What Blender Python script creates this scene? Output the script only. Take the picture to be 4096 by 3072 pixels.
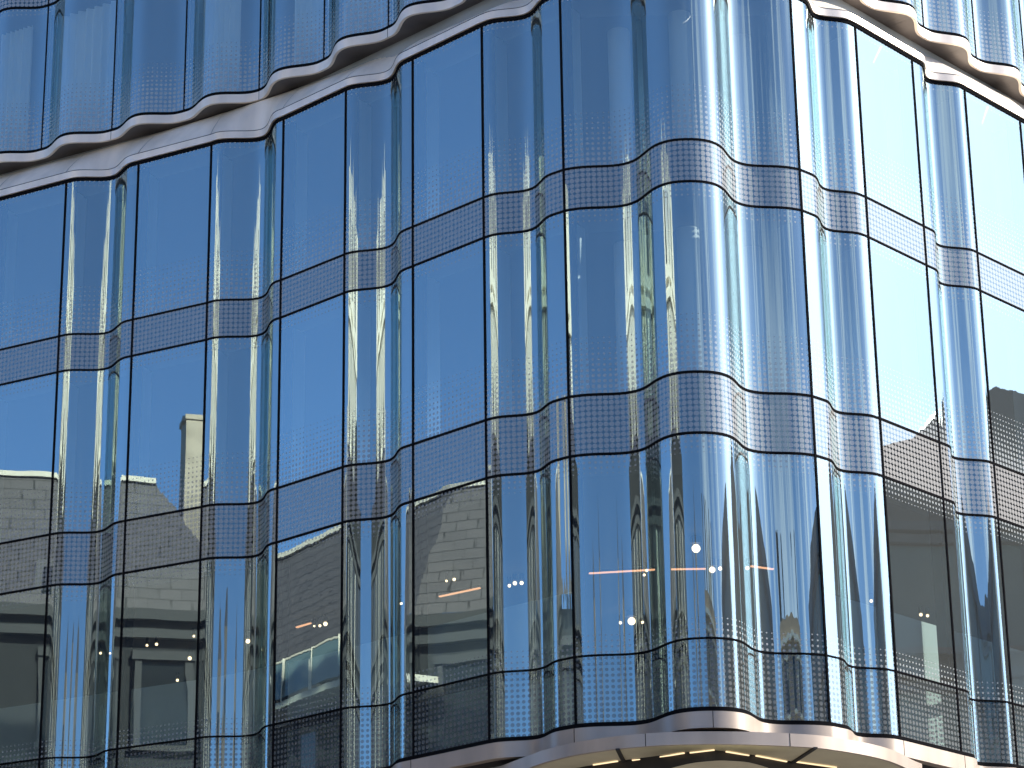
import bpy, bmesh, math, random
import numpy as np
from mathutils import Matrix, Vector
random.seed(7); rng = np.random.default_rng(7)
for o in list(bpy.data.objects): bpy.data.objects.remove(o)
SC = bpy.context.scene; COL = SC.collection
R = math.radians

# ------------------------------------------------------------ camera
CAM_Z = 1.6
PITCH, ROLL, F_PX = 0.33363, -0.014553, 10334.0
cd = bpy.data.cameras.new('camera'); cam = bpy.data.objects.new('camera', cd); COL.objects.link(cam)
cp, sp = math.cos(PITCH), math.sin(PITCH); cr, sr = math.cos(ROLL), math.sin(ROLL)
fw = Vector((0, cp, sp)); up = Vector((0, -sp, cp)); rt = Vector((1, 0, 0))
r2 = cr*rt + sr*up; u2 = -sr*rt + cr*up
m = Matrix((r2, u2, -fw)).transposed().to_4x4(); m.translation = Vector((0, 0, CAM_Z)); cam.matrix_world = m
cd.sensor_width = 36; cd.lens = F_PX/4096*36; cd.clip_start = .1; cd.clip_end = 3000
SC.camera = cam

# ------------------------------------------------------------ light
SUN_EL, SUN_AZ = R(29), R(85)            # azimuth from +Y towards +X
w = bpy.data.worlds.new('World'); SC.world = w; w.use_nodes = True
nt = w.node_tree; bg = nt.nodes['Background']; bg.inputs[1].default_value = .15
sky = nt.nodes.new('ShaderNodeTexSky'); sky.sky_type = 'NISHITA'; sky.sun_disc = False
sky.sun_elevation = SUN_EL; sky.sun_rotation = SUN_AZ
sky.altitude = 0; sky.air_density = .7; sky.dust_density = .85; sky.ozone_density = 7.0
# thin cirrus wisps in the southern sky
def wn(t, **k):
    x = nt.nodes.new(t)
    for a, b in k.items(): setattr(x, a, b)
    return x
tcw = wn('ShaderNodeTexCoord'); mpw = wn('ShaderNodeMapping'); mpw.inputs['Scale'].default_value = (9, 9, .9); nt.links.new(tcw.outputs['Generated'], mpw.inputs[0])
nzw = wn('ShaderNodeTexNoise'); nzw.inputs['Scale'].default_value = 1.0; nzw.inputs['Detail'].default_value = 4; nzw.inputs['Roughness'].default_value = .62; nzw.inputs['Distortion'].default_value = .4
nt.links.new(mpw.outputs[0], nzw.inputs[0])
rw = wn('ShaderNodeMapRange'); rw.inputs[1].default_value = .44; rw.inputs[2].default_value = .72; nt.links.new(nzw.outputs[0], rw.inputs[0])
dw = wn('ShaderNodeVectorMath', operation='DOT_PRODUCT'); dw.inputs[1].default_value = (math.sin(R(140)), math.cos(R(140)), 0); nt.links.new(tcw.outputs['Generated'], dw.inputs[0])
ww = wn('ShaderNodeMapRange', interpolation_type='SMOOTHSTEP'); ww.inputs[1].default_value = .70; ww.inputs[2].default_value = .93; nt.links.new(dw.outputs['Value'], ww.inputs[0])
fw_ = wn('ShaderNodeMath', operation='MULTIPLY'); nt.links.new(rw.outputs[0], fw_.inputs[0]); nt.links.new(ww.outputs[0], fw_.inputs[1])
mw_ = wn('ShaderNodeMix', data_type='RGBA'); nt.links.new(fw_.outputs[0], mw_.inputs[0]); nt.links.new(sky.outputs[0], mw_.inputs[6]); mw_.inputs[7].default_value = (7.2, 7.6, 8.2, 1)
nt.links.new(mw_.outputs[2], bg.inputs[0])
sl = bpy.data.lights.new('sun', 'SUN'); sl.energy = 4.9; sl.angle = R(.53); sl.color = (1, .93, .82)
so = bpy.data.objects.new('sun', sl); COL.objects.link(so)
sd = Vector((math.sin(SUN_AZ)*math.cos(SUN_EL), math.cos(SUN_AZ)*math.cos(SUN_EL), math.sin(SUN_EL)))
so.rotation_euler = sd.to_track_quat('Z', 'Y').to_euler(); so.location = (60, 10, 80)
SC.view_settings.view_transform = 'Standard'; SC.view_settings.look = 'None'
SC.view_settings.exposure = 1.0; SC.view_settings.gamma = 1
SC.cycles.max_bounces = 10; SC.cycles.glossy_bounces = 6; SC.cycles.transparent_max_bounces = 16
SC.cycles.sample_clamp_indirect = 6; SC.cycles.caustics_reflective = False; SC.cycles.caustics_refractive = False

# ------------------------------------------------------------ helpers
def link(name, me, mat, parent=None):
    o = bpy.data.objects.new(name, me); COL.objects.link(o)
    if mat: me.materials.append(mat)
    if parent: o.parent = parent
    return o
def thing(name, label, cat, loc=(0, 0, 0), group=None):
    o = bpy.data.objects.new(name, None); COL.objects.link(o); o.location = loc
    o['label'] = label; o['category'] = cat
    if group: o['group'] = group
    return o
def pydata(name, v, f, mat, parent=None, smooth=False, uv=None, base=None):
    if base is not None: v = [(a[0]-base[0], a[1]-base[1], a[2]-base[2]) for a in v]
    me = bpy.data.meshes.new(name); me.from_pydata([tuple(map(float, a)) for a in v], [], f)
    if uv is not None:
        l = me.uv_layers.new(name='cells')
        for lp in me.loops: l.data[lp.index].uv = uv[lp.vertex_index]
    if smooth:
        for p in me.polygons: p.use_smooth = True
    me.update()
    return link(name, me, mat, parent)
class MB:
    def __init__(s): s.v = []; s.f = []
    def quad(s, a, b, c, d):
        n = len(s.v); s.v += [a, b, c, d]; s.f.append((n, n+1, n+2, n+3))
    def box(s, c, h, ang=0):          # centre, half sizes, rotation about z
        ca, sa = math.cos(ang), math.sin(ang); n = len(s.v)
        for dz in (-1, 1):
            for dx, dy in ((-1, -1), (1, -1), (1, 1), (-1, 1)):
                x, y = dx*h[0], dy*h[1]; s.v.append((c[0]+x*ca-y*sa, c[1]+x*sa+y*ca, c[2]+dz*h[2]))
        s.f += [tuple(n+i for i in q) for q in ((3,2,1,0),(4,5,6,7),(0,1,5,4),(1,2,6,5),(2,3,7,6),(3,0,4,7))]
    def sweep(s, P, Nn, o0, o1, z0, z1, taper=0):    # rectangular section along plan line P
        n = len(s.v); k = len(P)
        for i in range(k):
            a = P[i]+Nn[i]*o0; b = P[i]+Nn[i]*o1
            s.v += [(a[0],a[1],z0),(b[0],b[1],z0),(b[0],b[1],z1),(a[0],a[1],z1)]
        for i in range(k-1):
            q = n+4*i
            for j in range(4):
                j2 = (j+1) % 4
                s.f.append((q+j, q+j2, q+4+j2, q+4+j))
        s.f.append((n, n+3, n+2, n+1)); e = n+4*(k-1); s.f.append((e, e+1, e+2, e+3))
    def cyl(s, c, r, z0, z1, n=16, r1=None):
        r1 = r if r1 is None else r1; b = len(s.v)
        for i in range(n):
            a = 2*math.pi*i/n; s.v.append((c[0]+r*math.cos(a), c[1]+r*math.sin(a), z0))
        for i in range(n):
            a = 2*math.pi*i/n; s.v.append((c[0]+r1*math.cos(a), c[1]+r1*math.sin(a), z1))
        for i in range(n):
            j = (i+1) % n; s.f.append((b+i, b+j, b+n+j, b+n+i))
        s.f.append(tuple(b+i for i in reversed(range(n)))); s.f.append(tuple(b+n+i for i in range(n)))
    def strip(s, A, B):
        n = len(s.v); k = len(A)
        s.v += [tuple(a) for a in A]+[tuple(b) for b in B]
        for i in range(k-1): s.f.append((n+i, n+i+1, n+k+i+1, n+k+i))
    def build(s, name, mat, parent=None, smooth=False, base=None):
        o = pydata(name, s.v, s.f, mat, parent, smooth, base=base)
        if smooth:
            bm = bmesh.new(); bm.from_mesh(o.data)
            for e in bm.edges:
                if len(e.link_faces) == 2 and e.calc_face_angle(0) > R(40): e.smooth = False
            bm.to_mesh(o.data); bm.free()
        return o

# ------------------------------------------------------------ materials
def new_mat(name):
    m = bpy.data.materials.new(name); m.use_nodes = True; n = m.node_tree; n.nodes.clear()
    out = n.nodes.new('ShaderNodeOutputMaterial'); return m, n, out
def nd(n, t, **k):
    x = n.nodes.new(t)
    for a, b in k.items(): setattr(x, a, b)
    return x
def math_(n, op, a, b=None, c=None):
    x = nd(n, 'ShaderNodeMath', operation=op)
    for i, v in enumerate((a, b, c)):
        if v is None: continue
        if isinstance(v, (int, float)): x.inputs[i].default_value = v
        else: n.links.new(v, x.inputs[i])
    return x.outputs[0]
def pbr(name, col, rough=.6, metal=0, noise=0, nscale=4, bump=0, stretch=(1, 1, 1), emit=None, es=0, spec=.5):
    m, n, out = new_mat(name); b = nd(n, 'ShaderNodeBsdfPrincipled'); n.links.new(b.outputs[0], out.inputs[0])
    b.inputs['Base Color'].default_value = (*col, 1); b.inputs['Roughness'].default_value = rough; b.inputs['Metallic'].default_value = metal
    b.inputs['Specular IOR Level'].default_value = spec
    if emit: b.inputs['Emission Color'].default_value = (*emit, 1); b.inputs['Emission Strength'].default_value = es
    if noise or bump:
        tc = nd(n, 'ShaderNodeTexCoord'); mp = nd(n, 'ShaderNodeMapping'); mp.inputs['Scale'].default_value = stretch
        n.links.new(tc.outputs['Object'], mp.inputs[0])
        nz = nd(n, 'ShaderNodeTexNoise'); nz.inputs['Scale'].default_value = nscale; nz.inputs['Detail'].default_value = 5
        n.links.new(mp.outputs[0], nz.inputs[0])
        if noise:
            mr = nd(n, 'ShaderNodeMapRange'); mr.inputs[1].default_value = .3; mr.inputs[2].default_value = .7
            mr.inputs[3].default_value = 1-noise; mr.inputs[4].default_value = 1+noise; n.links.new(nz.outputs[0], mr.inputs[0])
            mx = nd(n, 'ShaderNodeVectorMath', operation='SCALE'); mx.inputs[0].default_value = col; n.links.new(mr.outputs[0], mx.inputs['Scale'])
            n.links.new(mx.outputs[0], b.inputs['Base Color'])
        if bump:
            bp = nd(n, 'ShaderNodeBump'); bp.inputs['Strength'].default_value = bump; bp.inputs['Distance'].default_value = .02
            n.links.new(nz.outputs[0], bp.inputs['Height']); n.links.new(bp.outputs[0], b.inputs['Normal'])
    return m
def glass(name, stops, z0, z1, spandrel=False, wave=0.0):
    """coated facade glass with a printed dot frit whose dot size follows the height (stops: z -> radius in cells)"""
    m, n, out = new_mat(name); L = n.links.new
    uv = nd(n, 'ShaderNodeUVMap', uv_map='cells'); sx = nd(n, 'ShaderNodeSeparateXYZ'); L(uv.outputs[0], sx.inputs[0])
    fu = math_(n, 'SUBTRACT', math_(n, 'FRACT', sx.outputs[0]), .5); fv = math_(n, 'SUBTRACT', math_(n, 'FRACT', sx.outputs[1]), .5)
    d = math_(n, 'SQRT', math_(n, 'ADD', math_(n, 'MULTIPLY', fu, fu), math_(n, 'MULTIPLY', fv, fv)))
    geo = nd(n, 'ShaderNodeNewGeometry'); sp_ = nd(n, 'ShaderNodeSeparateXYZ'); L(geo.outputs['Position'], sp_.inputs[0])
    if len(stops) > 1:
        # one radius per dot row: snap the height to the row
        zr = math_(n, 'DIVIDE', math_(n, 'SUBTRACT', sp_.outputs[2], z0), z1-z0)
        rp = nd(n, 'ShaderNodeValToRGB'); L(zr, rp.inputs[0]); el = rp.color_ramp.elements
        for i, (z, r) in enumerate(stops):
            t = (z-z0)/(z1-z0); e = el[i] if i < 2 else el.new(t)
            e.position = t; e.color = (r, r, r, 1)
        rad = rp.outputs[0]
    else: rad = stops[0][1]
    mask = math_(n, 'LESS_THAN', d, rad)
    fr = nd(n, 'ShaderNodeFresnel'); fr.inputs[0].default_value = 1.5
    gl = nd(n, 'ShaderNodeBsdfGlossy'); gl.inputs['Roughness'].default_value = 0.0; gl.inputs['Color'].default_value = (.775, .965, .92, 1)
    tc = nd(n, 'ShaderNodeTexCoord')
    # roller waves of the bent / toughened glass: mostly vertical ripples
    mp = nd(n, 'ShaderNodeMapping'); mp.inputs['Scale'].default_value = (1, 1, .010); L(geo.outputs['Position'], mp.inputs[0])
    nz = nd(n, 'ShaderNodeTexNoise'); nz.inputs['Scale'].default_value = 3.2; nz.inputs['Detail'].default_value = 2.5; L(mp.outputs[0], nz.inputs[0])
    mp2 = nd(n, 'ShaderNodeMapping'); mp2.inputs['Scale'].default_value = (1, 1, .6); L(geo.outputs['Position'], mp2.inputs[0])
    nz2 = nd(n, 'ShaderNodeTexNoise'); nz2.inputs['Scale'].default_value = .9; nz2.inputs['Detail'].default_value = 1; L(mp2.outputs[0], nz2.inputs[0])
    h = math_(n, 'ADD', math_(n, 'MULTIPLY', nz.outputs[0], wave), math_(n, 'MULTIPLY', nz2.outputs[0], .22))
    bp = nd(n, 'ShaderNodeBump'); bp.inputs['Strength'].default_value = 1; bp.inputs['Distance'].default_value = .008
    L(h, bp.inputs['Height']); L(bp.outputs[0], gl.inputs['Normal'])
    oi = nd(n, 'ShaderNodeObjectInfo')
    vr = math_(n, 'MULTIPLY_ADD', oi.outputs['Random'], .16, .92)           # coating differs a little from pane to pane
    F = math_(n, 'MULTIPLY', math_(n, 'MULTIPLY_ADD', fr.outputs[0], .7, .19 if spandrel else .325), vr)
    mc = nd(n, 'ShaderNodeMixShader'); L(F, mc.inputs[0]); L(gl.outputs[0], mc.inputs[2])
    if spandrel:
        dk = nd(n, 'ShaderNodeBsdfDiffuse'); dk.inputs[0].default_value = (.012, .014, .016, 1); L(dk.outputs[0], mc.inputs[1])
    else:
        tr = nd(n, 'ShaderNodeBsdfTransparent'); tr.inputs[0].default_value = (.76, .86, .85, 1); du = nd(n, 'ShaderNodeBsdfDiffuse'); du.inputs[0].default_value = (.62, .66, .64, 1)      # faint pale haze mixed into the pane to lift the darks
        md = nd(n, 'ShaderNodeMixShader'); md.inputs[0].default_value = .085; L(tr.outputs[0], md.inputs[1]); L(du.outputs[0], md.inputs[2]); L(md.outputs[0], mc.inputs[1])
    mf = nd(n, 'ShaderNodeMixShader'); df = nd(n, 'ShaderNodeBsdfDiffuse'); df.inputs[0].default_value = (.31, .305, .295, 1) if spandrel else (.15, .16, .16, 1) if name.endswith('par') else (.33, .35, .35, 1)  # parapet dots coloured darker in place of shade on the low glazing
    F2 = math_(n, 'MULTIPLY_ADD', fr.outputs[0], .8, .085 if spandrel else .12)
    L(F2, mf.inputs[0]); L(df.outputs[0], mf.inputs[1]); L(gl.outputs[0], mf.inputs[2])
    mx = nd(n, 'ShaderNodeMixShader'); L(mask, mx.inputs[0]); L(mc.outputs[0], mx.inputs[1]); L(mf.outputs[0], mx.inputs[2])
    L(mx.outputs[0], out.inputs[0])
    return m
def glow(name, col, s):
    m, n, out = new_mat(name); e = nd(n, 'ShaderNodeEmission'); e.inputs[0].default_value = (*col, 1); e.inputs[1].default_value = s
    n.links.new(e.outputs[0], out.inputs[0]); return m

Z = {k: v+CAM_Z for k, v in dict(T=20.197, L1=17.010, L2=16.288, L3=13.110, L4=12.128, L5=8.931, B=7.862).items()}
PITCHC = .09
MT = dict(
    black=pbr('black_silicone', (.008, .008, .009), 1, spec=0),
    frame=pbr('dark_bronze_frame', (.010, .010, .011), 1, 0, spec=.0),
    fin=pbr('pale_fin', (.88, .95, .97), .28, .75),
    metal=pbr('anodised_metal', (.86, .74, .61), .40, .22, noise=.13, nscale=2.2, stretch=(1, 1, .25)),
    frieze=pbr('frieze_metal', (.90, .78, .64), .45, .15, noise=.13, nscale=2.2, stretch=(1, 1, .25)),
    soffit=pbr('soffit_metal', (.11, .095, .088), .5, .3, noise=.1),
    floor=pbr('slab', (.10, .10, .10), .8), ceil=pbr('ceiling', (.34, .36, .36), .8),
    back=pbr('back_wall', (.30, .29, .27), .8, noise=.3, nscale=.3),
    inner=pbr('inner_parapet', (.74, .82, .80), .7, noise=.05, nscale=.6),
    white=pbr('pale_streak_column', (.72, .72, .70), .6),
    canopy=pbr('canopy_metal', (.47, .385, .315), .38, .22, noise=.13, nscale=2.2, stretch=(1, 1, .25)),
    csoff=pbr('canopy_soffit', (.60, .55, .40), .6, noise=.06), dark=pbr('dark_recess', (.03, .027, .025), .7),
    led=glow('led', (1, .74, .44), .75), lamp=glow('lamp', (1, .72, .42), 2.6), bar=glow('bar', (1, .46, .24), 1.0),
    curtain=pbr('curtain_cloth', (.86, .87, .86), .9),
    shop=pbr('shopfront', (.05, .05, .05), .2),
)
vis = {}
def vis_mat(kind, curved):
    k = (kind, curved)
    if k not in vis:
        st = {'top': [(Z['L1'], .40), (Z['L1']+.5, .26), (Z['L1']+1.0, .12), (Z['L1']+1.06, 0), (Z['T']-.22, 0), (Z['T']-.2, .15), (Z['T'], .2)],
              'mid': [(Z['L3'], .40), (Z['L3']+.5, .26), (Z['L3']+1.0, .12), (Z['L3']+1.06, 0), (Z['L2']-.30, 0), (Z['L2']-.27, .17), (Z['L2'], .24)],
              'low': [(Z['L5'], .26), (Z['L5']+.32, .14), (Z['L5']+.36, 0), (Z['L4']-.33, 0), (Z['L4']-.30, .17), (Z['L4'], .32)],
              'par': [(Z['B'], .38), (Z['L5'], .26)],
              'up1': [(Z['T']+1.0, .44), (Z['T']+1.6, .32), (Z['T']+2.1, .13), (Z['T']+2.2, 0), (Z['T']+3.95, 0), (Z['T']+4.0, .17), (Z['T']+4.2, .2)],
              'up2': [(0, .0), (60, .0)]}[kind]
        vis[k] = glass('facade_glass_'+kind, st, st[0][0], st[-1][0], False, 1.0 if curved else .05)
    return vis[k]
SPN = {c: glass('spandrel_glass', [(0, .455)], 0, 1, True, 1.0 if c else .05) for c in (0, 1)}

# ------------------------------------------------------------ plan of the facade
M = {1: (-8.568, 45.934), 2: (-7.050, 45.096), 3: (-5.569, 44.281), 4: (-4.120, 43.199), 5: (-2.899, 42.016), 6: (-1.653, 40.805),
     7: (-.428, 39.587), 8: (.890, 38.498), 10: (4.731, 38.620), 11: (5.957, 39.799), 12: (7.115, 41.106), 13: (8.241, 42.353), 14: (9.487, 43.712)}
M = {k: np.array(v) for k, v in M.items()}
dl = np.array((-1.5, .84)); dl = dl/np.linalg.norm(dl)*1.72
for k in range(0, -14, -1): M[k] = M[k+1]+dl*(1 if k > -6 else 1)
dr = np.array((1.18, 1.29)); dr = dr/np.linalg.norm(dr)*1.72
for k in range(15, 29): M[k] = M[k-1]+dr
def hump(A, s0, s1, n=40):
    def f(L):
        s = np.linspace(0, L, n+1); o = np.where((s > s0) & (s < s1), np.sin(np.pi*np.clip((s-s0)/(s1-s0), 0, 1))**2, 0)*A
        return np.stack([s, o], 1)
    return f
def resample(P, n):
    d = np.r_[0, np.cumsum(np.linalg.norm(np.diff(P, axis=0), axis=1))]; s = np.linspace(0, d[-1], n)
    return np.stack([np.interp(s, d, P[:, 0]), np.interp(s, d, P[:, 1])], 1)
def relax(P, it):
    P = P.copy()
    for _ in range(it): P[1:-1] = P[1:-1]*.5+(P[:-2]+P[2:])*.25
    return P
def corner(L):
    h = [(0,1.196),(.25,1.17),(.39,1.09),(.53,.945),(.625,.74),(.68,.60),(.76,.40),(.85,.285),(1.02,.175),(1.25,.135),(1.5,.13),(1.70,.105),(1.83,.055),(1.93,0)]
    h = np.array(h)*[L/2/1.93, 1]; full = np.r_[np.stack([-h[::-1, 0], h[::-1, 1]], 1), h[1:]]
    full = relax(resample(full, 140), 25); full[:, 0] += L/2
    return full
PROF = {(1, 2): hump(-.315, .12, 1.62), (3, 4): hump(-.42, .10, 1.74), (5, 6): hump(-.315, .02, 1.55), (7, 8): hump(-.25, .12, 1.46),
        (10, 11): hump(-.24, .30, 1.54), (12, 13): hump(-.30, .24, 1.58)}
ks = sorted(M); BAYS = []
for i in range(len(ks)-1):
    a, b = ks[i], ks[i+1]; A, Bp = M[a], M[b]; L = np.linalg.norm(Bp-A); t = (Bp-A)/L; nn = np.array((t[1], -t[0]))
    if (a, b) == (8, 10): q = corner(L); kind = 2
    elif (a, b) in PROF: q = PROF[(a, b)](L); kind = 1
    elif a <= 0 and (a % 2 == 1): q = hump(-.31, .12, 1.6)(L); kind = 1
    elif a >= 14 and a % 2 == 0: q = hump(-.30, .16, 1.56)(L); kind = 1
    else: q = np.array([(0, 0), (L, 0)]); kind = 0
    BAYS.append(dict(a=a, b=b, kind=kind, P=A+q[:, :1]*t+q[:, 1:]*nn, t=t, n=nn))
def normals(P):
    T = np.gradient(P, axis=0) if len(P) > 2 else np.repeat((P[1:]-P[:1]), 2, 0)
    T = T/np.linalg.norm(T, axis=1)[:, None]; return np.stack([T[:, 1], -T[:, 0]], 1)
def chain(bays):
    return np.concatenate([b['P'] if i == 0 else b['P'][1:] for i, b in enumerate(bays)])
SEEN = [b for b in BAYS if -1 <= b['a'] and b['b'] <= 16]
LEFT = [b for b in BAYS if b['b'] <= -1]; RIGHT = [b for b in BAYS if b['a'] >= 16]

# ------------------------------------------------------------ glass building
bld = thing('glass_building', 'office building with rippling curved glass facade turning a rounded street corner', 'building')
def pane(name, P, z0, z1, mat, smooth, parent=bld, off=0.0):
    Nn = normals(P); P = P+Nn*off; d = np.r_[0, np.cumsum(np.linalg.norm(np.diff(P, axis=0), axis=1))]
    nc = max(1, round(d[-1]/PITCHC)); u = d/d[-1]*nc; v = []; uv = []
    rows = max(1, round((z1-z0)/PITCHC))
    for z, vv in ((z0, 0), (z1, rows)):
        for p, uu in zip(P, u): v.append((p[0], p[1], z)); uv.append((uu, vv))
    k = len(P); f = [(i, i+1, k+i+1, k+i) for i in range(k-1)]
    return pydata(name, v, f, mat, parent, smooth, uv)
for b in SEEN:
    c = b['kind'] > 0; P = b['P']
    for nm, lo, hi, kd in (('glass_pane', 'L1', 'T', 'top'), ('glass_pane', 'L3', 'L2', 'mid'), ('glass_pane', 'L5', 'L4', 'low'), ('parapet_pane', 'B', 'L5', 'par')):
        pane(nm, P, Z[lo], Z[hi], vis_mat(kd, c), c)
    for lo, hi in (('L2', 'L1'), ('L4', 'L3')):
        pane('spandrel_panel', P, Z[lo], Z[hi], SPN[1 if c else 0], c)
for grp in (LEFT, RIGHT):
    P = chain(grp)
    pane('wing_glazing', P, Z['B'], Z['T'], vis_mat('up2', True), True)
CH = chain(BAYS); CN = normals(CH)
CS = chain(SEEN); CSN = normals(CS)
for k, (o1, hh) in {'T': (.02, .03), 'L1': (.012, .018), 'L2': (.012, .018), 'L3': (.012, .020), 'L4': (.012, .020), 'L5': (.008, .016), 'B': (.03, .035)}.items():
    mb = MB(); mb.sweep(CS, CSN, -.07, o1, Z[k]-hh, Z[k]+hh)
    if k == 'L5': mb.sweep(CS, CSN, -.16, -.072, Z[k]-.12, Z[k]+.04)
    mb.build('transom', MT['frame'] if k != 'L5' else MT['black'], bld, True)
for k in [q for q in ks if -1 <= q <= 16]:
    bl = next((b for b in BAYS if b['b'] == k), None); br = next((b for b in BAYS if b['a'] == k), None)
    t = (bl['P'][-1]-bl['P'][-2]); t /= np.linalg.norm(t); t3 = (br['P'][1]-br['P'][0]); t3 /= np.linalg.norm(t3)
    t = t+t3; t /= np.linalg.norm(t); n_ = np.array((t[1], -t[0])); ang = math.atan2(t[1], t[0])
    mb = MB(); c = M[k]-n_*.03; mb.box((c[0], c[1], (Z['B']+Z['T'])/2), (.018, .045, (Z['T']-Z['B'])/2), ang)
    c = M[k]-n_*.17
    wd = .068
    for lo, hi in (('B', 'L4'), ('L3', 'L2'), ('L1', 'T')):
        mb.box((c[0], c[1], (Z[lo]+Z[hi])/2), (wd, .09, (Z[hi]-Z[lo])/2-.03), ang)
    mb.build('mullion', MT['frame'], bld)
    mb = MB(); c = M[k]-n_*.44
    for lo, hi in (('L3', 'L2'), ('L1', 'T')):
        mb.box((c[0], c[1], (Z[lo]+Z[hi])/2), (.03, .16, (Z[hi]-Z[lo])/2-.12), ang)
    mb.build('blind_guide', MT['fin'], bld)

# interior: slabs, ceilings, back wall, parapet behind the lowest storey
OUT = np.array([M[k] for k in ks]); ON = normals(OUT)
corner_i = ks.index(8)
OUTI = OUT-ON*.50
INN = np.array([(-34, 69), (-20, 62), (-8, 57), (-2, 54.5), (2.8, 53), (8, 56.5), (14, 62), (22, 72), (30, 80)], float)
A_ = resample(OUTI, 60); B_ = resample(INN, 60)
def slab(name, z0, z1, mat, A=A_):
    mb = MB()
    mb.strip([(*p, z0) for p in B_], [(*p, z0) for p in A]); mb.strip([(*p, z1) for p in A], [(*p, z1) for p in B_])
    mb.strip([(*p, z0) for p in A], [(*p, z1) for p in A]); mb.strip([(*p, z1) for p in B_], [(*p, z0) for p in B_])
    mb.build(name, mat, bld)
slab('ground_ceiling', Z['B']-.35, Z['B']-.05, MT['ceil'])
slab('floor_slab', Z['L4']-.15, Z['L3']+.02, MT['ceil']); slab('floor_slab', Z['L2']-.15, Z['L1']+.02, MT['ceil'])
slab('floor_slab', Z['T']-.15, Z['T']+.95, MT['ceil'])
mb = MB(); BN = normals(B_); mb.sweep(B_, BN, -.4, -.1, 0, Z['T']+9.5); mb.build('back_wall', MT['back'], bld)
for Q in (OUTI[:corner_i+1], OUTI[corner_i+1:]):
    mb = MB(); mb.sweep(Q, normals(Q), -.04, .02, Z['B']-.04, 10.1+CAM_Z); mb.build('inner_parapet', MT['inner'], bld)
for (x, y) in ((1.9, 39.6), (2.9, 39.0), (4.0, 39.9), (5.9, 41.4), (8.1, 43.9)):
    mb = MB()
    for lo, hi in (('L3', 'L2'), ('L1', 'T')): mb.cyl((x, y), .19, Z[lo]+.03, Z[hi]-.16, 20)
    mb.build('streak_column', MT['white'], bld, True)  # columns added to stand for pale reflected streaks in the glass

# ------------------------------------------------------------ cornice and upper storeys
IN = np.array([(-24.5, 55.27), (-10.15, 47.25), (-8.07, 46.10), (-6.41, 45.14), (-4.78, 44.07), (-3.22, 42.97), (-2.2, 42.04), (-.47, 40.55), (.75, 39.55), (1.8, 38.9),
               (2.8, 38.68), (3.8, 38.9), (4.75, 39.6), (6.10, 40.94), (6.88, 41.67), (7.62, 42.38), (8.61, 43.37), (9.78, 44.56), (24.0, 60.0)])
INL = relax(resample(IN, 500), 120)
INF = INL-np.stack([np.gradient(INL[:, 1]), -np.gradient(INL[:, 0])], 1)/np.linalg.norm(np.gradient(INL, axis=0), axis=1)[:, None]*.13
UMK = [(-9.196, 46.725), (-7.675, 45.867), (-6.172, 45.052), (-4.632, 44.174), (-3.32, 42.931), (-2.071, 41.665)]
UMR = [(7.461, 41.981), (8.623, 43.27)]
UM = [np.array(p) for p in UMK]
while UM[0][0] > -20: UM.insert(0, UM[0]+dl*1.0)
e = np.array((1.255, -1.2)); e = e/np.linalg.norm(e)*1.72
for _ in range(2): UM.append(UM[-1]+e)
RB = [np.array(UMR[0])-dr*1.0*(k) for k in (2, 1)]
UM += [np.array((1.95, 38.55)), np.array((3.55, 38.45))] + RB + [np.array(p) for p in UMR]
while UM[-1][0] < 20: UM.append(UM[-1]+dr)
UB = []
for i in range(len(UM)-1):
    A, Bp = UM[i], UM[i+1]; L = np.linalg.norm(Bp-A); t = (Bp-A)/L; nn = np.array((t[1], -t[0]))
    mir = i >= UM.index(next(u for u in UM if abs(u[0]-3.55) < 1e-6)) if False else (A[0] > 2.5)
    q = hump(.31, .06, L-.10, 36)(L); q[:, 1] += .07
    UB.append(dict(P=A+q[:, :1]*t+q[:, 1:]*nn, A=A, B=Bp, t=t, n=nn))
UC = chain(UB); UN = normals(UC)
ZT = Z['T']; ZS = ZT+.80
def near(P, Q):         # nearest points on polyline samples Q for every P
    return np.array([Q[np.argmin(((Q-p)**2).sum(1))] for p in P])
# lip that follows the lower glass
mb = MB(); mb.sweep(CS, CSN, -.06, .05, ZT+.034, ZT+.17); lip = mb.build('cornice', MT['metal'], bld, True)
mb = MB(); mb.sweep(CS, CSN, -.05, .053, ZT+.171, ZT+.181); mb.build('joint', MT['frame'], lip, True)
for grp in (LEFT, RIGHT):
    P = chain(grp); mb = MB(); mb.sweep(P, normals(P), -.06, .05, ZT+.034, ZT+.17); mb.build('wing_cornice', MT['metal'], bld, True)
# sloping frieze between lip and the soffit line, one panel per bay
def frieze(P, Nn, nm, parent, gap=.006):
    Q = near(P, INF); k = len(P); v = []; f = []; rows = 5
    for j in range(rows+1):
        s = j/rows; zz = ZT+.183+(ZS-ZT-.183)*s; ss = s**1.15
        for p, n_, q in zip(P, Nn, Q):
            a = p+n_*.035; c = a*(1-ss)+q*ss; v.append((c[0], c[1], zz))
    for j in range(rows):
        for i in range(k-1): f.append((j*k+i, j*k+i+1, (j+1)*k+i+1, (j+1)*k+i))
    return pydata(nm, v, f, MT['frieze'], parent, True)
for b in SEEN:
    P = b['P'] if b['kind'] else resample(b['P'], 16)
    d = np.r_[0, np.cumsum(np.linalg.norm(np.diff(P, axis=0), axis=1))]
    L = d[-1]; s = np.clip(d, .011, L-.011); P = np.stack([np.interp(s, d, P[:, 0]), np.interp(s, d, P[:, 1])], 1)
    frieze(P, normals(P), 'frieze_panel', lip)
P = CH; Nn = CN
mb = MB(); Q = near(P, INL)
mb.strip([(*(p-n_*.10), ZT+.10) for p, n_ in zip(P, Nn)], [(*(p-n_*.16), ZT+.19) for p, n_ in zip(P, Nn)]); Qs = INF-normals(INF)*.12
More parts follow.
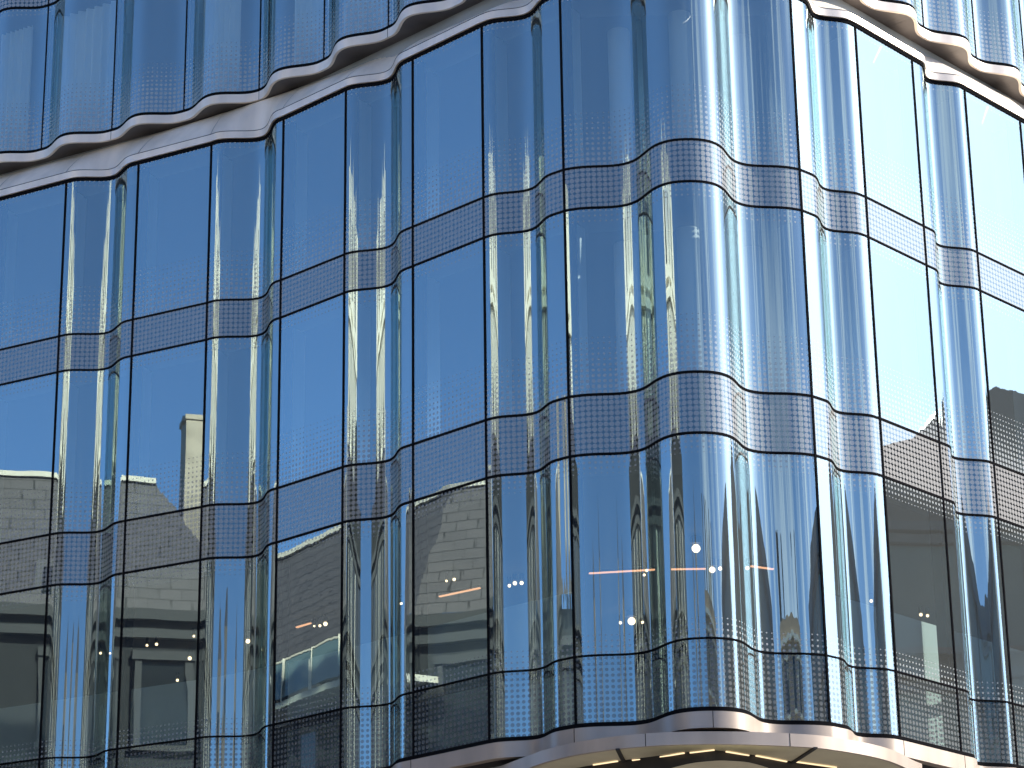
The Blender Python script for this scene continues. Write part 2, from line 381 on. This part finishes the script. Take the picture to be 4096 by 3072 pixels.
mb.strip([(*(q-n_*.40), ZT+.2) for q, n_ in zip(INL, normals(INL))], [(*q, ZS+.01) for q in Qs])
mb.build('frieze_backing', MT['black'], bld, True)
# upper sill: bright wavy edge, dark soffit behind it
mb = MB(); mb.sweep(UC, UN, -.03, .02, ZS+.015, ZS+.185); sill = mb.build('upper_sill', MT['metal'], bld, True)
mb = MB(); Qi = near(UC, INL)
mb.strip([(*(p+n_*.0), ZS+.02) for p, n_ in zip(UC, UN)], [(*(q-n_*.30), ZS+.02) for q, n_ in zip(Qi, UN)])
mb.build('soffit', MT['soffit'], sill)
UZ = [(ZS+.25, ZT+4.2, 'up1'), (ZT+4.95, ZT+8.0, 'up2')]
mb = MB(); mb.sweep(UC, UN, -.08, .012, ZS+.192, ZS+.25); mb.build('upper_transom', MT['black'], bld, True)
mb = MB(); mb.sweep(UC, UN, -.08, .012, ZT+4.18, ZT+4.225); mb.build('upper_transom', MT['black'], bld, True)
mb = MB(); mb.sweep(UC, UN, -.08, .012, ZT+4.93, ZT+4.975); mb.build('upper_transom', MT['black'], bld, True)
for b in UB:
    if -13 < b['A'][0] < 13:
        pane('upper_pane', b['P'], ZS+.25, ZT+4.18, vis_mat('up1', True), True)
        pane('upper_spandrel', b['P'], ZT+4.225, ZT+4.93, SPN[1], True)
mb = MB(); mb.sweep(UC, UN, -.3, -.02, ZT+8.0, ZT+8.6); mb.build('roof_parapet', MT['metal'], bld, True)
pane('top_glazing', UC, ZT+4.975, ZT+8.0, vis_mat('up2', True), True)
for lo, hi in ((-99, -13), (13, 99)):
    g = [b for b in UB if lo <= b['A'][0] <= hi]
    pane('wing_glazing', chain(g), ZS+.25, ZT+4.9, vis_mat('up2', True), True)
for u, b in zip(UM[1:-1], UB[1:]):
    if -13 < u[0] < 13:
        ang = math.atan2(b['t'][1], b['t'][0]); mb = MB(); c = u+b['n']*.04
        mb.box((c[0], c[1], (ZS+.25+ZT+4.95)/2), (.012, .04, (ZT+4.95-ZS-.25)/2), ang)
        c = u-b['n']*.13; mb.box((c[0], c[1], (ZS+.25+ZT+4.18)/2), (.028, .06, (ZT+3.9-ZS-.25)/2), ang)
        mb.build('upper_mullion', MT['frame'], bld)
for i, (f0, f1) in {5: (.02, .5), 6: (.0, .55), 7: (.15, .62), 8: (.05, .9), 10: (.1, .6), 11: (.35, .98), 12: (.1, .95), 13: (.02, .98)}.items():
    b = UB[i]; s_ = np.linspace(f0, f1, 40); L = np.linalg.norm(b['B']-b['A'])
    P = b['A']+np.outer(s_*L, b['t'])-b['n']*.26+np.outer(.05*np.sin(np.arange(40)*1.15), b['n'])
    mb = MB(); mb.sweep(P, normals(P), -.004, .004, ZS+.3, ZT+4.05); mb.build('curtain', MT['curtain'], bld, True)
UA = resample(INL-normals(INL)*.75, 60)
slab('upper_slab', ZT+4.2, ZT+4.95, MT['ceil'], UA); slab('roof', ZT+7.9, ZT+8.3, MT['ceil'], UA)

# ------------------------------------------------------------ lower sill, ground storey
mb = MB(); mb.sweep(CH, CN, -.10, .06, Z['B']-.285, Z['B']-.037); mb.build('lower_sill', MT['canopy'], bld, True)
sill_low = bpy.data.objects['lower_sill']
def joint_on(P, Nn, i, o0, o1, z0, z1, par, base=None):      # thin open joint across a metal band
    a = P[i]; t = np.array((-Nn[i][1], Nn[i][0])); c = a+Nn[i]*(o0+o1)/2
    mb = MB(); mb.box((*c, (z0+z1)/2), (.005, (o1-o0)/2, (z1-z0)/2), math.atan2(t[1], t[0])); mb.build('joint', MT['frame'], par, False, base)
cmid = np.argmin(((CH-np.array((2.86, 37.36)))**2).sum(1))
for i in [int(np.argmin(((CH-M[k])**2).sum(1))) for k in (6, 8, 11, 12, 13)]+[int(cmid)]:
    joint_on(CH, CN, i, -.05, .0625, Z['B']-.284, Z['B']-.038, sill_low)
for i in [int(np.argmin(((UC-u)**2).sum(1))) for u in UM[5:-4:2]]:
    joint_on(UC, UN, i, -.02, .0225, ZS+.016, ZS+.184, sill)
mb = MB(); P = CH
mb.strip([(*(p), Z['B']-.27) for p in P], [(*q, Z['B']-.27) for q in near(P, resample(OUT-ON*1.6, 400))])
mb.build('sill_soffit', MT['dark'], bld)  # near-black colour carries the shade beneath the sill
GP = resample(OUT-ON*1.2, 200)
mb = MB(); mb.sweep(GP, normals(GP), -.1, .0, 0, Z['B']-.27); mb.build('ground_storey', MT['shop'], bld)

# ------------------------------------------------------------ entrance canopy
HC = 7.862-.36+CAM_Z
can = [(-.34, 39.83), (-.09, 39.34), (.39, 38.44), (.85, 37.87), (1.49, 37.44), (2.08, 37.23), (2.67, 37.20), (3.26, 37.26), (3.87, 37.41), (4.43, 37.60), (4.97, 38.02), (5.28, 38.31), (5.60, 38.69), (5.86, 39.13), (6.09, 39.65), (6.3, 40.0)]
CP = relax(resample(np.array(can), 120), 8)
ctr = np.array((2.8, 40.5))
cy = thing('entrance_canopy', 'curved bronze entrance canopy with light strips under the rounded glass corner', 'canopy', (2.8, 40.5, HC))
base = (2.8, 40.5, HC)
cn = normals(CP)
mb = MB(); mb.sweep(CP, cn, -.06, .0, HC-.19, HC); mb.build('fascia', MT['canopy'], cy, True, base)
for px in (1.86, 3.98): joint_on(CP, cn, int(np.argmin(abs(CP[:, 0]-px))), -.05, .0025, HC-.189, HC-.001, bpy.data.objects['fascia'], base)
mb = MB(); mb.strip([(*p, HC-.012) for p in CP-cn*.03], [(*(ctr+(p-ctr)*.12), HC-.012) for p in CP]); mb.build('roof_sheet', MT['dark'], cy, False, base)
def inset(P, s): return ctr+(P-ctr)*s
led = [[(1.12, 38.6), (1.51, 38.31)], [(1.69, 38.27), (2.0, 38.14)], [(2.05, 38.09), (2.47, 37.75)], [(2.52, 37.76), (2.90, 37.55)], [(3.05, 37.69), (3.44, 38.03)], [(3.52, 38.04), (4.05, 38.56)], [(4.15, 38.56), (4.86, 39.1)]]
lk = (7.862-.36-.19)/7.29        # same rays carried to the soffit height
ring = np.array([(-.2, 40.3), (.5, 39.2), (1.1, 38.62), (1.75, 38.15), (2.25, 37.85), (2.80, 37.52), (3.35, 37.86), (3.85, 38.3), (4.4, 38.8), (5.0, 39.3), (5.7, 39.9)])*lk
RG = relax(resample(ring, 120), 6)
mb = MB(); mb.strip([(*p, HC-.185) for p in CP-cn*.055], [(*q, HC-.185) for q in RG]); sf = mb.build('soffit', MT['csoff'], cy, False, base)
RN = normals(RG)
mb = MB(); mb.sweep(RG, RN, -.5, -.02, HC-.55, HC-.05); mb.build('inner_ring', MT['dark'], cy, True, base)
for a, b in led:
    a = np.array(a)*lk; b = np.array(b)*lk; c = (a+b)/2; d = b-a; d0 = np.array((-.0, -.06))
    mb = MB(); mb.box((c[0], c[1]-.07, HC-.20), (np.linalg.norm(d)/2-.02, .012, .008), math.atan2(d[1], d[0])); mb.build('light_strip', MT['led'], sf, False, base)
for a, b in (((1.46, 37.32), (1.6, 38.40)), ((4.36, 37.43), (4.11, 38.70))):
    a = np.array(a)*lk; b = np.array(b)*lk; c = (a+b)/2; d = b-a
    mb = MB(); mb.box((c[0], c[1], HC-.20), (np.linalg.norm(d)/2, .03, .012), math.atan2(d[1], d[0])); mb.build('rib', MT['dark'], cy, False, base)
ac = np.array([(2.0, 38.6), (2.29, 37.85), (2.57, 37.50), (2.95, 37.34), (3.36, 37.50), (3.7, 37.96), (3.95, 38.6)])*((7.862-.36-.6)/7.1)
AR = relax(resample(ac, 60), 6)
mb = MB(); mb.strip([(*p, HC-.60) for p in AR], [(*(np.array((2.95*.96, 40.5))+(p-np.array((2.95*.96, 40.5)))*.1), HC-.60) for p in AR]); mb.build('inner_ceiling', MT['csoff'], cy, False, base)

# ------------------------------------------------------------ ceiling lamps and light bars behind the lowest glazing
ZL = 11.85+CAM_Z
LAMPS = []   # (x, y, radius, label)
def lamp(x, y, r, label):
    t = thing('ceiling_lamp', label, 'lamp', (x, y, ZL), 'warm ceiling lamps behind the lowest glazing')
    r *= .60 if r < .1 else .62
    h = MB(); h.cyl((0, 0), r*1.15, -.02, .10, 14, r*1.0); h.build('housing', MT['dark'], t, True)
    h = MB(); n = 12; r *= .8
    for q in range(5):
        a0, a1 = math.pi*q/5, math.pi*(q+1)/5; h.cyl((0, 0), r*math.sin(a1)+.001, -.03-r+r*math.cos(a1), -.03-r+r*math.cos(a0), n, r*math.sin(a0)+.001)
    h.build('bulb', MT['lamp'], t, True)
def bar(a, b, label, zz=ZL):
    c = ((a[0]+b[0])/2, (a[1]+b[1])/2, zz); t = thing('light_bar', label, 'lamp', c, 'linear light bars behind the lowest glazing')
    L = math.hypot(b[0]-a[0], b[1]-a[1])/2; an = math.atan2(b[1]-a[1], b[0]-a[0])
    h = MB(); h.box((0, 0, .02), (L, .03, .02), an); h.build('housing', MT['dark'], t)
    h = MB(); h.box((0, 0, -.012), (L-.02, .024, .011), an); h.build('diffuser', MT['bar'], t)
lamp(-7.2, 49.3, .05, 'small ceiling lamp, left of the pair high in second flat pane from left')
lamp(-7.0, 49.2, .06, 'ceiling lamp, right of the pair high in the second flat pane from the left')
lamp(-6.2, 48.6, .05, 'dim ceiling lamp beside the right mullion of the second flat pane, highest one there')
lamp(-6.5, 50.4, .08, 'largest ceiling lamp in the second flat pane, near its right mullion')
lamp(-7.0, 52.4, .06, 'lowest ceiling lamp seen in the second flat pane, just above the grey inner parapet')
lamp(-8.2, 49.9, .05, 'left ceiling lamp of the three in the first fully visible curved pane')
lamp(-8.02, 49.95, .04, 'right ceiling lamp of the three in the first fully visible curved pane')
lamp(-5.2, 49.0, .09, 'ceiling lamp beside the short pink bar in the second curved pane from the left')
lamp(-5.2, 52.1, .05, 'lone low ceiling lamp near the right edge of the second curved pane')
lamp(-3.6, 47.7, .085, 'largest and rightmost ceiling lamp of the row ending the short orange bar')
lamp(-3.72, 47.9, .055, 'middle ceiling lamp of the row beside the short orange bar in the roof reflection')
lamp(-3.83, 47.95, .04, 'smallest ceiling lamp touching the right end of the short orange bar')
lamp(-1.22, 44.72, .045, 'small left ceiling lamp of the pair above the long orange bar')
lamp(-1.08, 44.6, .06, 'right ceiling lamp of the pair above the long orange bar')
lamp(-.1, 45.1, .06, 'lowest, leftmost ceiling lamp of three clustered in the curved pane left of the corner')
lamp(.0, 44.9, .075, 'middle ceiling lamp of the three clustered in the curved pane left of the corner')
lamp(.12, 44.9, .07, 'right ceiling lamp of the three clustered in the curved pane left of the corner')
lamp(-2.1, 46.3, .05, 'lone ceiling lamp in the third curved pane from the left, near its right mullion')
lamp(2.0, 48.0, .06, 'small ceiling lamp left of the bright flaring lamp low in the corner glass')
lamp(2.2, 47.7, .15, 'bright flaring ceiling lamp low in the corner glass, left of the bulge')
lamp(2.42, 48.0, .055, 'small ceiling lamp right of the bright flaring lamp low in the corner glass')
lamp(2.3, 44.5, .05, 'lower ceiling lamp of the pair at the left fold of the corner bulge')
lamp(2.33, 44.2, .05, 'upper ceiling lamp of the pair at the left fold of the corner bulge')
lamp(3.1, 42.6, .15, 'brightest ceiling lamp, highest in the middle of the corner bulge')
lamp(3.48, 44.1, .11, 'large ceiling lamp right of centre in the corner bulge, left of a small one')
lamp(3.62, 44.1, .07, 'small ceiling lamp touching the large one right of centre in the corner bulge')
lamp(4.1, 44.1, .07, 'ceiling lamp at the left end of the short bar right of the corner bulge')
lamp(6.6, 46.6, .06, 'lone ceiling lamp in the first curved pane right of the corner')
lamp(7.68, 47.7, .065, 'left ceiling lamp of the pair in the first flat pane right of the corner')
lamp(7.82, 47.8, .06, 'right ceiling lamp of the pair in the first flat pane right of the corner')
bar((-4.2, 48.2), (-3.88, 47.85), 'short orange light bar across the roof reflection in the third flat pane')
bar((-1.4, 46.0), (-.62, 45.4), 'long orange light bar low in the flat pane left of the corner')
bar((1.3, 44.5), (2.5, 44.3), 'long thin light bar left of the corner bulge')
bar((2.75, 44.3), (3.4, 44.3), 'thin pink light bar across the corner bulge')
bar((4.15, 44.15), (4.6, 44.4), 'short pink light bar right of the corner bulge')

# ------------------------------------------------------------ ground
mb = MB(); mb.quad((-700, -700, 0), (700, -700, 0), (700, 700, 0), (-700, 700, 0)); g = mb.build('ground', pbr('paving', (.42, .385, .34), .85, noise=.15, nscale=.5)); g['kind'] = 'structure'
mb = MB(); mb.quad((-16, -200, .004), (16, -200, .004), (16, 30, .004), (-16, 30, .004)); g = mb.build('road', pbr('asphalt', (.055, .055, .058), .8, noise=.2, nscale=2)); g['kind'] = 'structure'

# ------------------------------------------------------------ the buildings across the streets, seen in the glass
def slate_mat():
    m, n, out = new_mat('slate'); b = nd(n, 'ShaderNodeBsdfPrincipled'); n.links.new(b.outputs[0], out.inputs[0])
    uv = nd(n, 'ShaderNodeUVMap', uv_map='cells'); br = nd(n, 'ShaderNodeTexBrick'); n.links.new(uv.outputs[0], br.inputs[0])
    br.inputs['Color1'].default_value = (.112, .102, .106, 1); br.inputs['Color2'].default_value = (.094, .086, .09, 1); br.inputs['Mortar'].default_value = (.03, .028, .028, 1)
    br.inputs['Scale'].default_value = 1; br.offset_frequency = 2; br.inputs['Mortar Smooth'].default_value = .5; br.inputs['Bias'].default_value = -.2; br.inputs['Brick Width'].default_value = .62; br.inputs['Row Height'].default_value = .34; br.inputs['Mortar Size'].default_value = .020
    n.links.new(br.outputs[0], b.inputs['Base Color']); b.inputs['Roughness'].default_value = .6
    return m
SLATE = slate_mat()
STONE = pbr('cream_stone', (.84, .79, .68), .8, noise=.10, nscale=.6); STONE2 = pbr('trim_stone', (.80, .75, .64), .8)
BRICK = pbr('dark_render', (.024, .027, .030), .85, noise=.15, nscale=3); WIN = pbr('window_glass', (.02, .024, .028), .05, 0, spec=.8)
GREY = pbr('lead_grey', (.16, .16, .17), .5); DTRIM = pbr('dark_trim', (.05, .052, .055), .7); DK = pbr('dark_cladding', (.22, .235, .24), .5, noise=.15, nscale=.4); TEAL = pbr('teal_glass', (.16, .24, .25), .12)
def wall_windows(par, A, Bp, z0, floors, fh, nb, ww, wh, depth=.25, mat=WIN, trim=STONE2):
    A = np.array(A, float); Bp = np.array(Bp, float); L = np.linalg.norm(Bp-A); t = (Bp-A)/L; n_ = np.array((t[1], -t[0])); ang = math.atan2(t[1], t[0])
    mw = MB(); mt = MB(); ms = MB()
    for f in range(floors):
        for i in range(nb):
            s = L*(i+.5)/nb; c = A+t*s; z = z0+f*fh+fh*.5
            mw.box((*(c+n_*.02), z), (ww/2, .03, wh/2), ang)
            for sg in (-1, 1):
                cc = c+t*sg*(ww/2+.09)+n_*.07; mt.box((*cc, z), (.09, .12, wh/2+.1), ang)
            cc = c+n_*.12; mt.box((*cc, z-wh/2-.12), (ww/2+.22, .18, .08), ang); mt.box((*cc, z+wh/2+.16), (ww/2+.22, .14, .12), ang)
        cc = A+t*L/2+n_*.16; ms.box((*cc, z0+(f+1)*fh-.12), (L/2, .2, .12), ang)
    mw.build('windows', mat, par); mt.build('window_surrounds', trim, par); ms.build('string_courses', trim, par)
def block(par, name, A, Bp, depth, z0, z1, mat):
    A = np.array(A, float); Bp = np.array(Bp, float); L = np.linalg.norm(Bp-A); t = (Bp-A)/L; n_ = np.array((t[1], -t[0])); c = (A+Bp)/2-n_*depth/2
    mb = MB(); mb.box((*c, (z0+z1)/2), (L/2, depth/2, (z1-z0)/2), math.atan2(t[1], t[0])); return mb.build(name, mat, par)
def gable(par, name, c, t, w_, d_, z0, z1, mat):      # ridge along the normal, gable towards the street
    t = np.array(t); n_ = np.array((t[1], -t[0])); c = np.array(c)
    a = c-t*w_/2; b = c+t*w_/2; v = [(*(a), z0), (*(b), z0), (*c, z1), (*(a-n_*d_), z0), (*(b-n_*d_), z0), (*(c-n_*d_), z1)]
    pydata(name, v, [(0, 1, 2), (5, 4, 3), (0, 2, 5, 3), (2, 1, 4, 5), (0, 3, 4, 1)], mat, par)
# slate roofed corner building opposite the left face
tr = thing('slate_roofed_building', 'steep grey slate roofed building seen only as a reflection in the left flat panes', 'building')
ZR = 21.05+CAM_Z; ZE = 17.1+CAM_Z
RD = np.array([(-46, 50.4), (-38, 45.3), (-30.6, 40.7), (-28.5, 34.9)])
def offset(P, o):          # mitred offset to the left of the travel direction
    out = []
    for k in range(len(P)):
        d0 = P[k]-P[k-1] if k else P[1]-P[0]; d1 = P[k+1]-P[k] if k < len(P)-1 else P[-1]-P[-2]
        d0 = d0/np.linalg.norm(d0); d1 = d1/np.linalg.norm(d1); n0 = np.array((-d0[1], d0[0])); n1 = np.array((-d1[1], d1[0]))
        b_ = n0+n1; b_ /= np.linalg.norm(b_); out.append(P[k]+b_*o/(b_@n0))
    return np.array(out)
EV = offset(RD, 1.6); BK = offset(RD, -7.0); EV[-1] += (.5, -2.6); WL = offset(RD, 1.35); WL[-1] += (.4, -1.6); TE = offset(RD, 2.6); TE[-1] += (.4, -1.2)
def slate_face(q, nm):
    q = [np.array(a, float) for a in q]; x = q[1]-q[0]; x = x/np.linalg.norm(x); nn = np.cross(x, q[3]-q[0]); y = np.cross(nn, x); y /= np.linalg.norm(y)
    uvv = [(float((p-q[0])@x), float((p-q[0])@y)) for p in q]; return pydata(nm, q, [(0, 1, 2, 3)], SLATE, tr, False, uvv)
for k in range(3): slate_face([(*EV[k], ZE), (*EV[k+1], ZE), (*RD[k+1], ZR), (*RD[k], ZR)], 'roof_slope')
slate_face([(*EV[3], ZE), (*(BK[3]+(.5, -2.6)), ZE), (*BK[3], ZR), (*RD[3], ZR)], 'roof_slope')
mb = MB(); mb.strip([(*p, ZR) for p in RD], [(*p, ZR) for p in BK]); mb.build('roof_top', GREY, tr)
mb = MB(); mb.sweep(RD, -normals(RD), -.12, .12, ZR-.02, ZR+.13); mb.build('ridge', STONE2, tr)
def leftn(P): return -normals(P)
mb = MB(); mb.strip([(*p, 0) for p in WL], [(*p, ZE) for p in WL]); mb.quad((*WL[3], 0), (*BK[3], 0), (*BK[3], ZE), (*WL[3], ZE)); mb.build('wall', BRICK, tr)
mb = MB(); mb.sweep(WL, leftn(WL), .02, .30, ZE-.32, ZE-.02); mb.build('gutter', DTRIM, tr)
mb = MB(); T1 = TE[:3]; mb.sweep(T1, leftn(T1), -1.6, .0, ZE-1.9, ZE-1.72); mb.build('terrace', STONE, tr)
mb = MB(); mb.sweep(T1, leftn(T1), -.06, -.03, ZE-1.6, ZE-.55); mb.build('glass_balustrade', pbr('balustrade_glass', (.16, .24, .25), .1), tr)
mb = MB(); mb.sweep(T1, leftn(T1), -.08, -.01, ZE-.55, ZE-.49)
for k in range(2):
    L = np.linalg.norm(TE[k+1]-TE[k])
    for q in range(int(L/1.7)+1): c = TE[k]+(TE[k+1]-TE[k])*min(1, q*1.7/L); mb.box((*c, ZE-1.1), (.03, .03, .62))
mb.build('rail', STONE2, tr)
for k in range(3):
    a, b = WL[k+1], WL[k]; wall_windows(tr, a, b, ZE-16.2, 4, 3.9, max(2, int(np.linalg.norm(a-b)/2.6)), 1.25, 2.2, trim=DTRIM)
for k, f in ((2, .55),):
    d = RD[k+1]-RD[k]; d /= np.linalg.norm(d); n_ = np.array((-d[1], d[0])); c = RD[k]+(RD[k+1]-RD[k])*f+n_*.75; an = math.atan2(d[1], d[0])
    mb = MB(); mb.box((*c, ZE+.55), (.75, .55, .7), an); d_ = mb.build('dormer', GREY, tr)
    mb = MB(); mb.box((*(c+n_*.56), ZE+.55), (.55, .03, .5), an); mb.build('dormer_window', WIN, d_)
mb = MB(); mb.box((-28.6, 33.5, ZE+2.7), (.5, .55, 3.2), .3); mb.box((-28.6, 33.5, ZE+5.95), (.55, .6, .07), .3); mb.build('chimney', pbr('beige_stone', (.50, .43, .34), .8, noise=.18, nscale=2), tr)
block(tr, 'side_wing', (-27.6, 32.4), (-28.2, 36.0), 5, 0, 17.0+CAM_Z, BRICK); wall_windows(tr, (-27.6, 32.4), (-28.2, 36.0), 2.2, 4, 3.9, 2, 1.1, 2.1, trim=DTRIM)
# dark brick building south of it
dk = thing('dark_brick_building', 'dark brick building with pale strips added as sunlit streaks, seen only low in the reflections', 'building')
DA, DB = np.array((-18.6, 14.2)), np.array((-27.5, 32.3)); dt = DB-DA; dL = np.linalg.norm(dt); dt /= dL; dn = np.array((dt[1], -dt[0]))
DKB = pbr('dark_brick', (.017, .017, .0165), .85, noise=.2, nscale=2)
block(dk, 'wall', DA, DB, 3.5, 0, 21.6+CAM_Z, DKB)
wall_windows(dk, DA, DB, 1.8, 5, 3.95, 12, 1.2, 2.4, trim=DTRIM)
for q in range(10):
    c = DA+dt*(dL*(q+.02 if q == 0 else q-.02 if q == 9 else q)/9.0)+dn*.2
    if q in (2, 4, 5, 7): mb = MB(); mb.box((*c, 9.6+CAM_Z), (.16, .25, 9.4), math.atan2(dt[1], dt[0])); mb.build('sunlit_strip', STONE, dk)  # pale strips added, their colour standing for sunlit streaks
for q in (.2, .5, .8):
    c = DA+dt*dL*q+dn*.1; gable(dk, 'gable', c, dt, 3.2, 3, 21.5+CAM_Z, 23.8+CAM_Z, DKB)
# sunlit cream building
cb = thing('cream_stone_building', 'tall sunlit cream stone building, seen only as pale streaks in the curved panes', 'building')
CA, CB = (-24.9, 11.6), (-32.4, 30.5); ZC = 28.5+CAM_Z
ct = np.array(CB)-np.array(CA); CLn = np.linalg.norm(ct); ct = ct/CLn; cnv = np.array((ct[1], -ct[0]))
block(cb, 'wall', CA, CB, 13, 0, ZC, STONE)
wall_windows(cb, CA, CB, .8, 7, 4.1, 9, .8, 3.62)
for s_ in (.16, .5, .84):
    c = np.array(CA)+ct*CLn*s_+cnv*.3; gable(cb, 'gable', c, ct, 5.2, 6, ZC-.2, ZC+5.2, STONE)
    mb = MB(); mb.box((*(c+cnv*.04), ZC+1.5), (.8, .05, 1.2), math.atan2(ct[1], ct[0])); mb.build('gable_window', WIN, cb)
for s_ in (.02, .33, .67, .98):
    c = np.array(CA)+ct*CLn*s_-cnv*1.0; mb = MB(); mb.box((*c, ZC+2), (.9, .7, 2.4), math.atan2(ct[1], ct[0])); mb.build('chimney', STONE2, cb)
mb = MB(); c = (np.array(CA)+np.array(CB))/2-cnv*6; mb.box((*c, ZC+.6), (CLn/2, 4.5, .6), math.atan2(ct[1], ct[0])); mb.build('roof', GREY, cb)
# building behind the viewer
bb = thing('brown_stone_building', 'brown stone building with chimneys, seen only as thin reflections low in the corner glass', 'building')
block(bb, 'wall', (31, -25), (9, -25), 12, 0, 26.0+CAM_Z, pbr('brown_stone', (.52, .38, .26), .8, noise=.12))
wall_windows(bb, (31, -25), (9, -25), 1, 6, 4.3, 8, 1.4, 2.3)
for xx in (11, 13.6, 17, 23, 29):
    mb = MB(); mb.box((xx, -26.5, 27+CAM_Z), (.45, .6, 3.2)); mb.build('chimney', BRICK, bb)
gable(bb, 'gable', (20, -24.9), (-1, 0), 6, 6, 26+CAM_Z, 29.2+CAM_Z, STONE2)
for xx, hw, top, lab in ((-14.6, 1.5, 26.5, 'slender brown stone tower, seen only as a thin reflection beside the corner glass'), (-7.4, .8, 28.0, 'thinnest cream stone tower, seen only as a sliver in the second curved pane')):
    st = thing('stone_tower', lab, 'tower', (xx, -26.5, 0))
    mb = MB(); mb.box((0, 0, (top+CAM_Z)/2), (hw, hw, (top+CAM_Z)/2)); mb.build('shaft', pbr('tower_stone', (.55, .43, .31), .8, noise=.1), st)
    q = [(-hw, -hw), (hw, -hw), (hw, hw), (-hw, hw)]; z = top+CAM_Z+.003
    pydata('spire', [(*a, z) for a in q]+[(0, 0, z+3.2)], [(0, 1, 4), (1, 2, 4), (2, 3, 4), (3, 0, 4), (3, 2, 1, 0)], GREY, st)
    mb = MB(); mb.box((0, hw+.01, top-2), (hw*.35, .03, 1.2)); mb.build('window', WIN, st)
# shaded block opposite the right face
db = thing('dark_block', 'dark shaded block, seen only as a reflection low in the right flat panes', 'building')
block(db, 'wall', (30, 33), (30, 8), 14, 0, 19.6+CAM_Z, DK); block(db, 'tower', (30.5, 64), (30.5, 45.0), 14, 0, 19.3+CAM_Z, pbr('brown_cladding', (.19, .16, .145), .6, noise=.2, nscale=.5))
wall_windows(db, (30, 33), (30, 8), .6, 5, 3.9, 8, 2.9, 2.5, mat=TEAL, trim=GREY); wall_windows(db, (30.5, 64), (30.5, 45.0), .6, 5, 3.9, 4, 3.9, 2.7, mat=TEAL, trim=GREY)
prof = [(45.0, 20.35), (46.2, 20.55), (47.4, 20.9), (48, 21.4), (48.4, 22.0), (49.0, 22.35), (49.7, 22.1), (50.4, 21.7), (51.5, 21.5), (53, 21.2), (64, 20.6)]
v = []; f = []; k = len(prof)
for xx in (30.6, 36.0):
    v += [(xx, y, 19.2+CAM_Z) for y, z in prof]+[(xx, y, z+CAM_Z) for y, z in prof]
for q in range(k-1):
    f += [(q, q+1, k+q+1, k+q), (2*k+q+1, 2*k+q, 3*k+q, 3*k+q+1), (k+q, k+q+1, 3*k+q+1, 3*k+q)]
pydata('curved_roof', v, f, GREY, db)
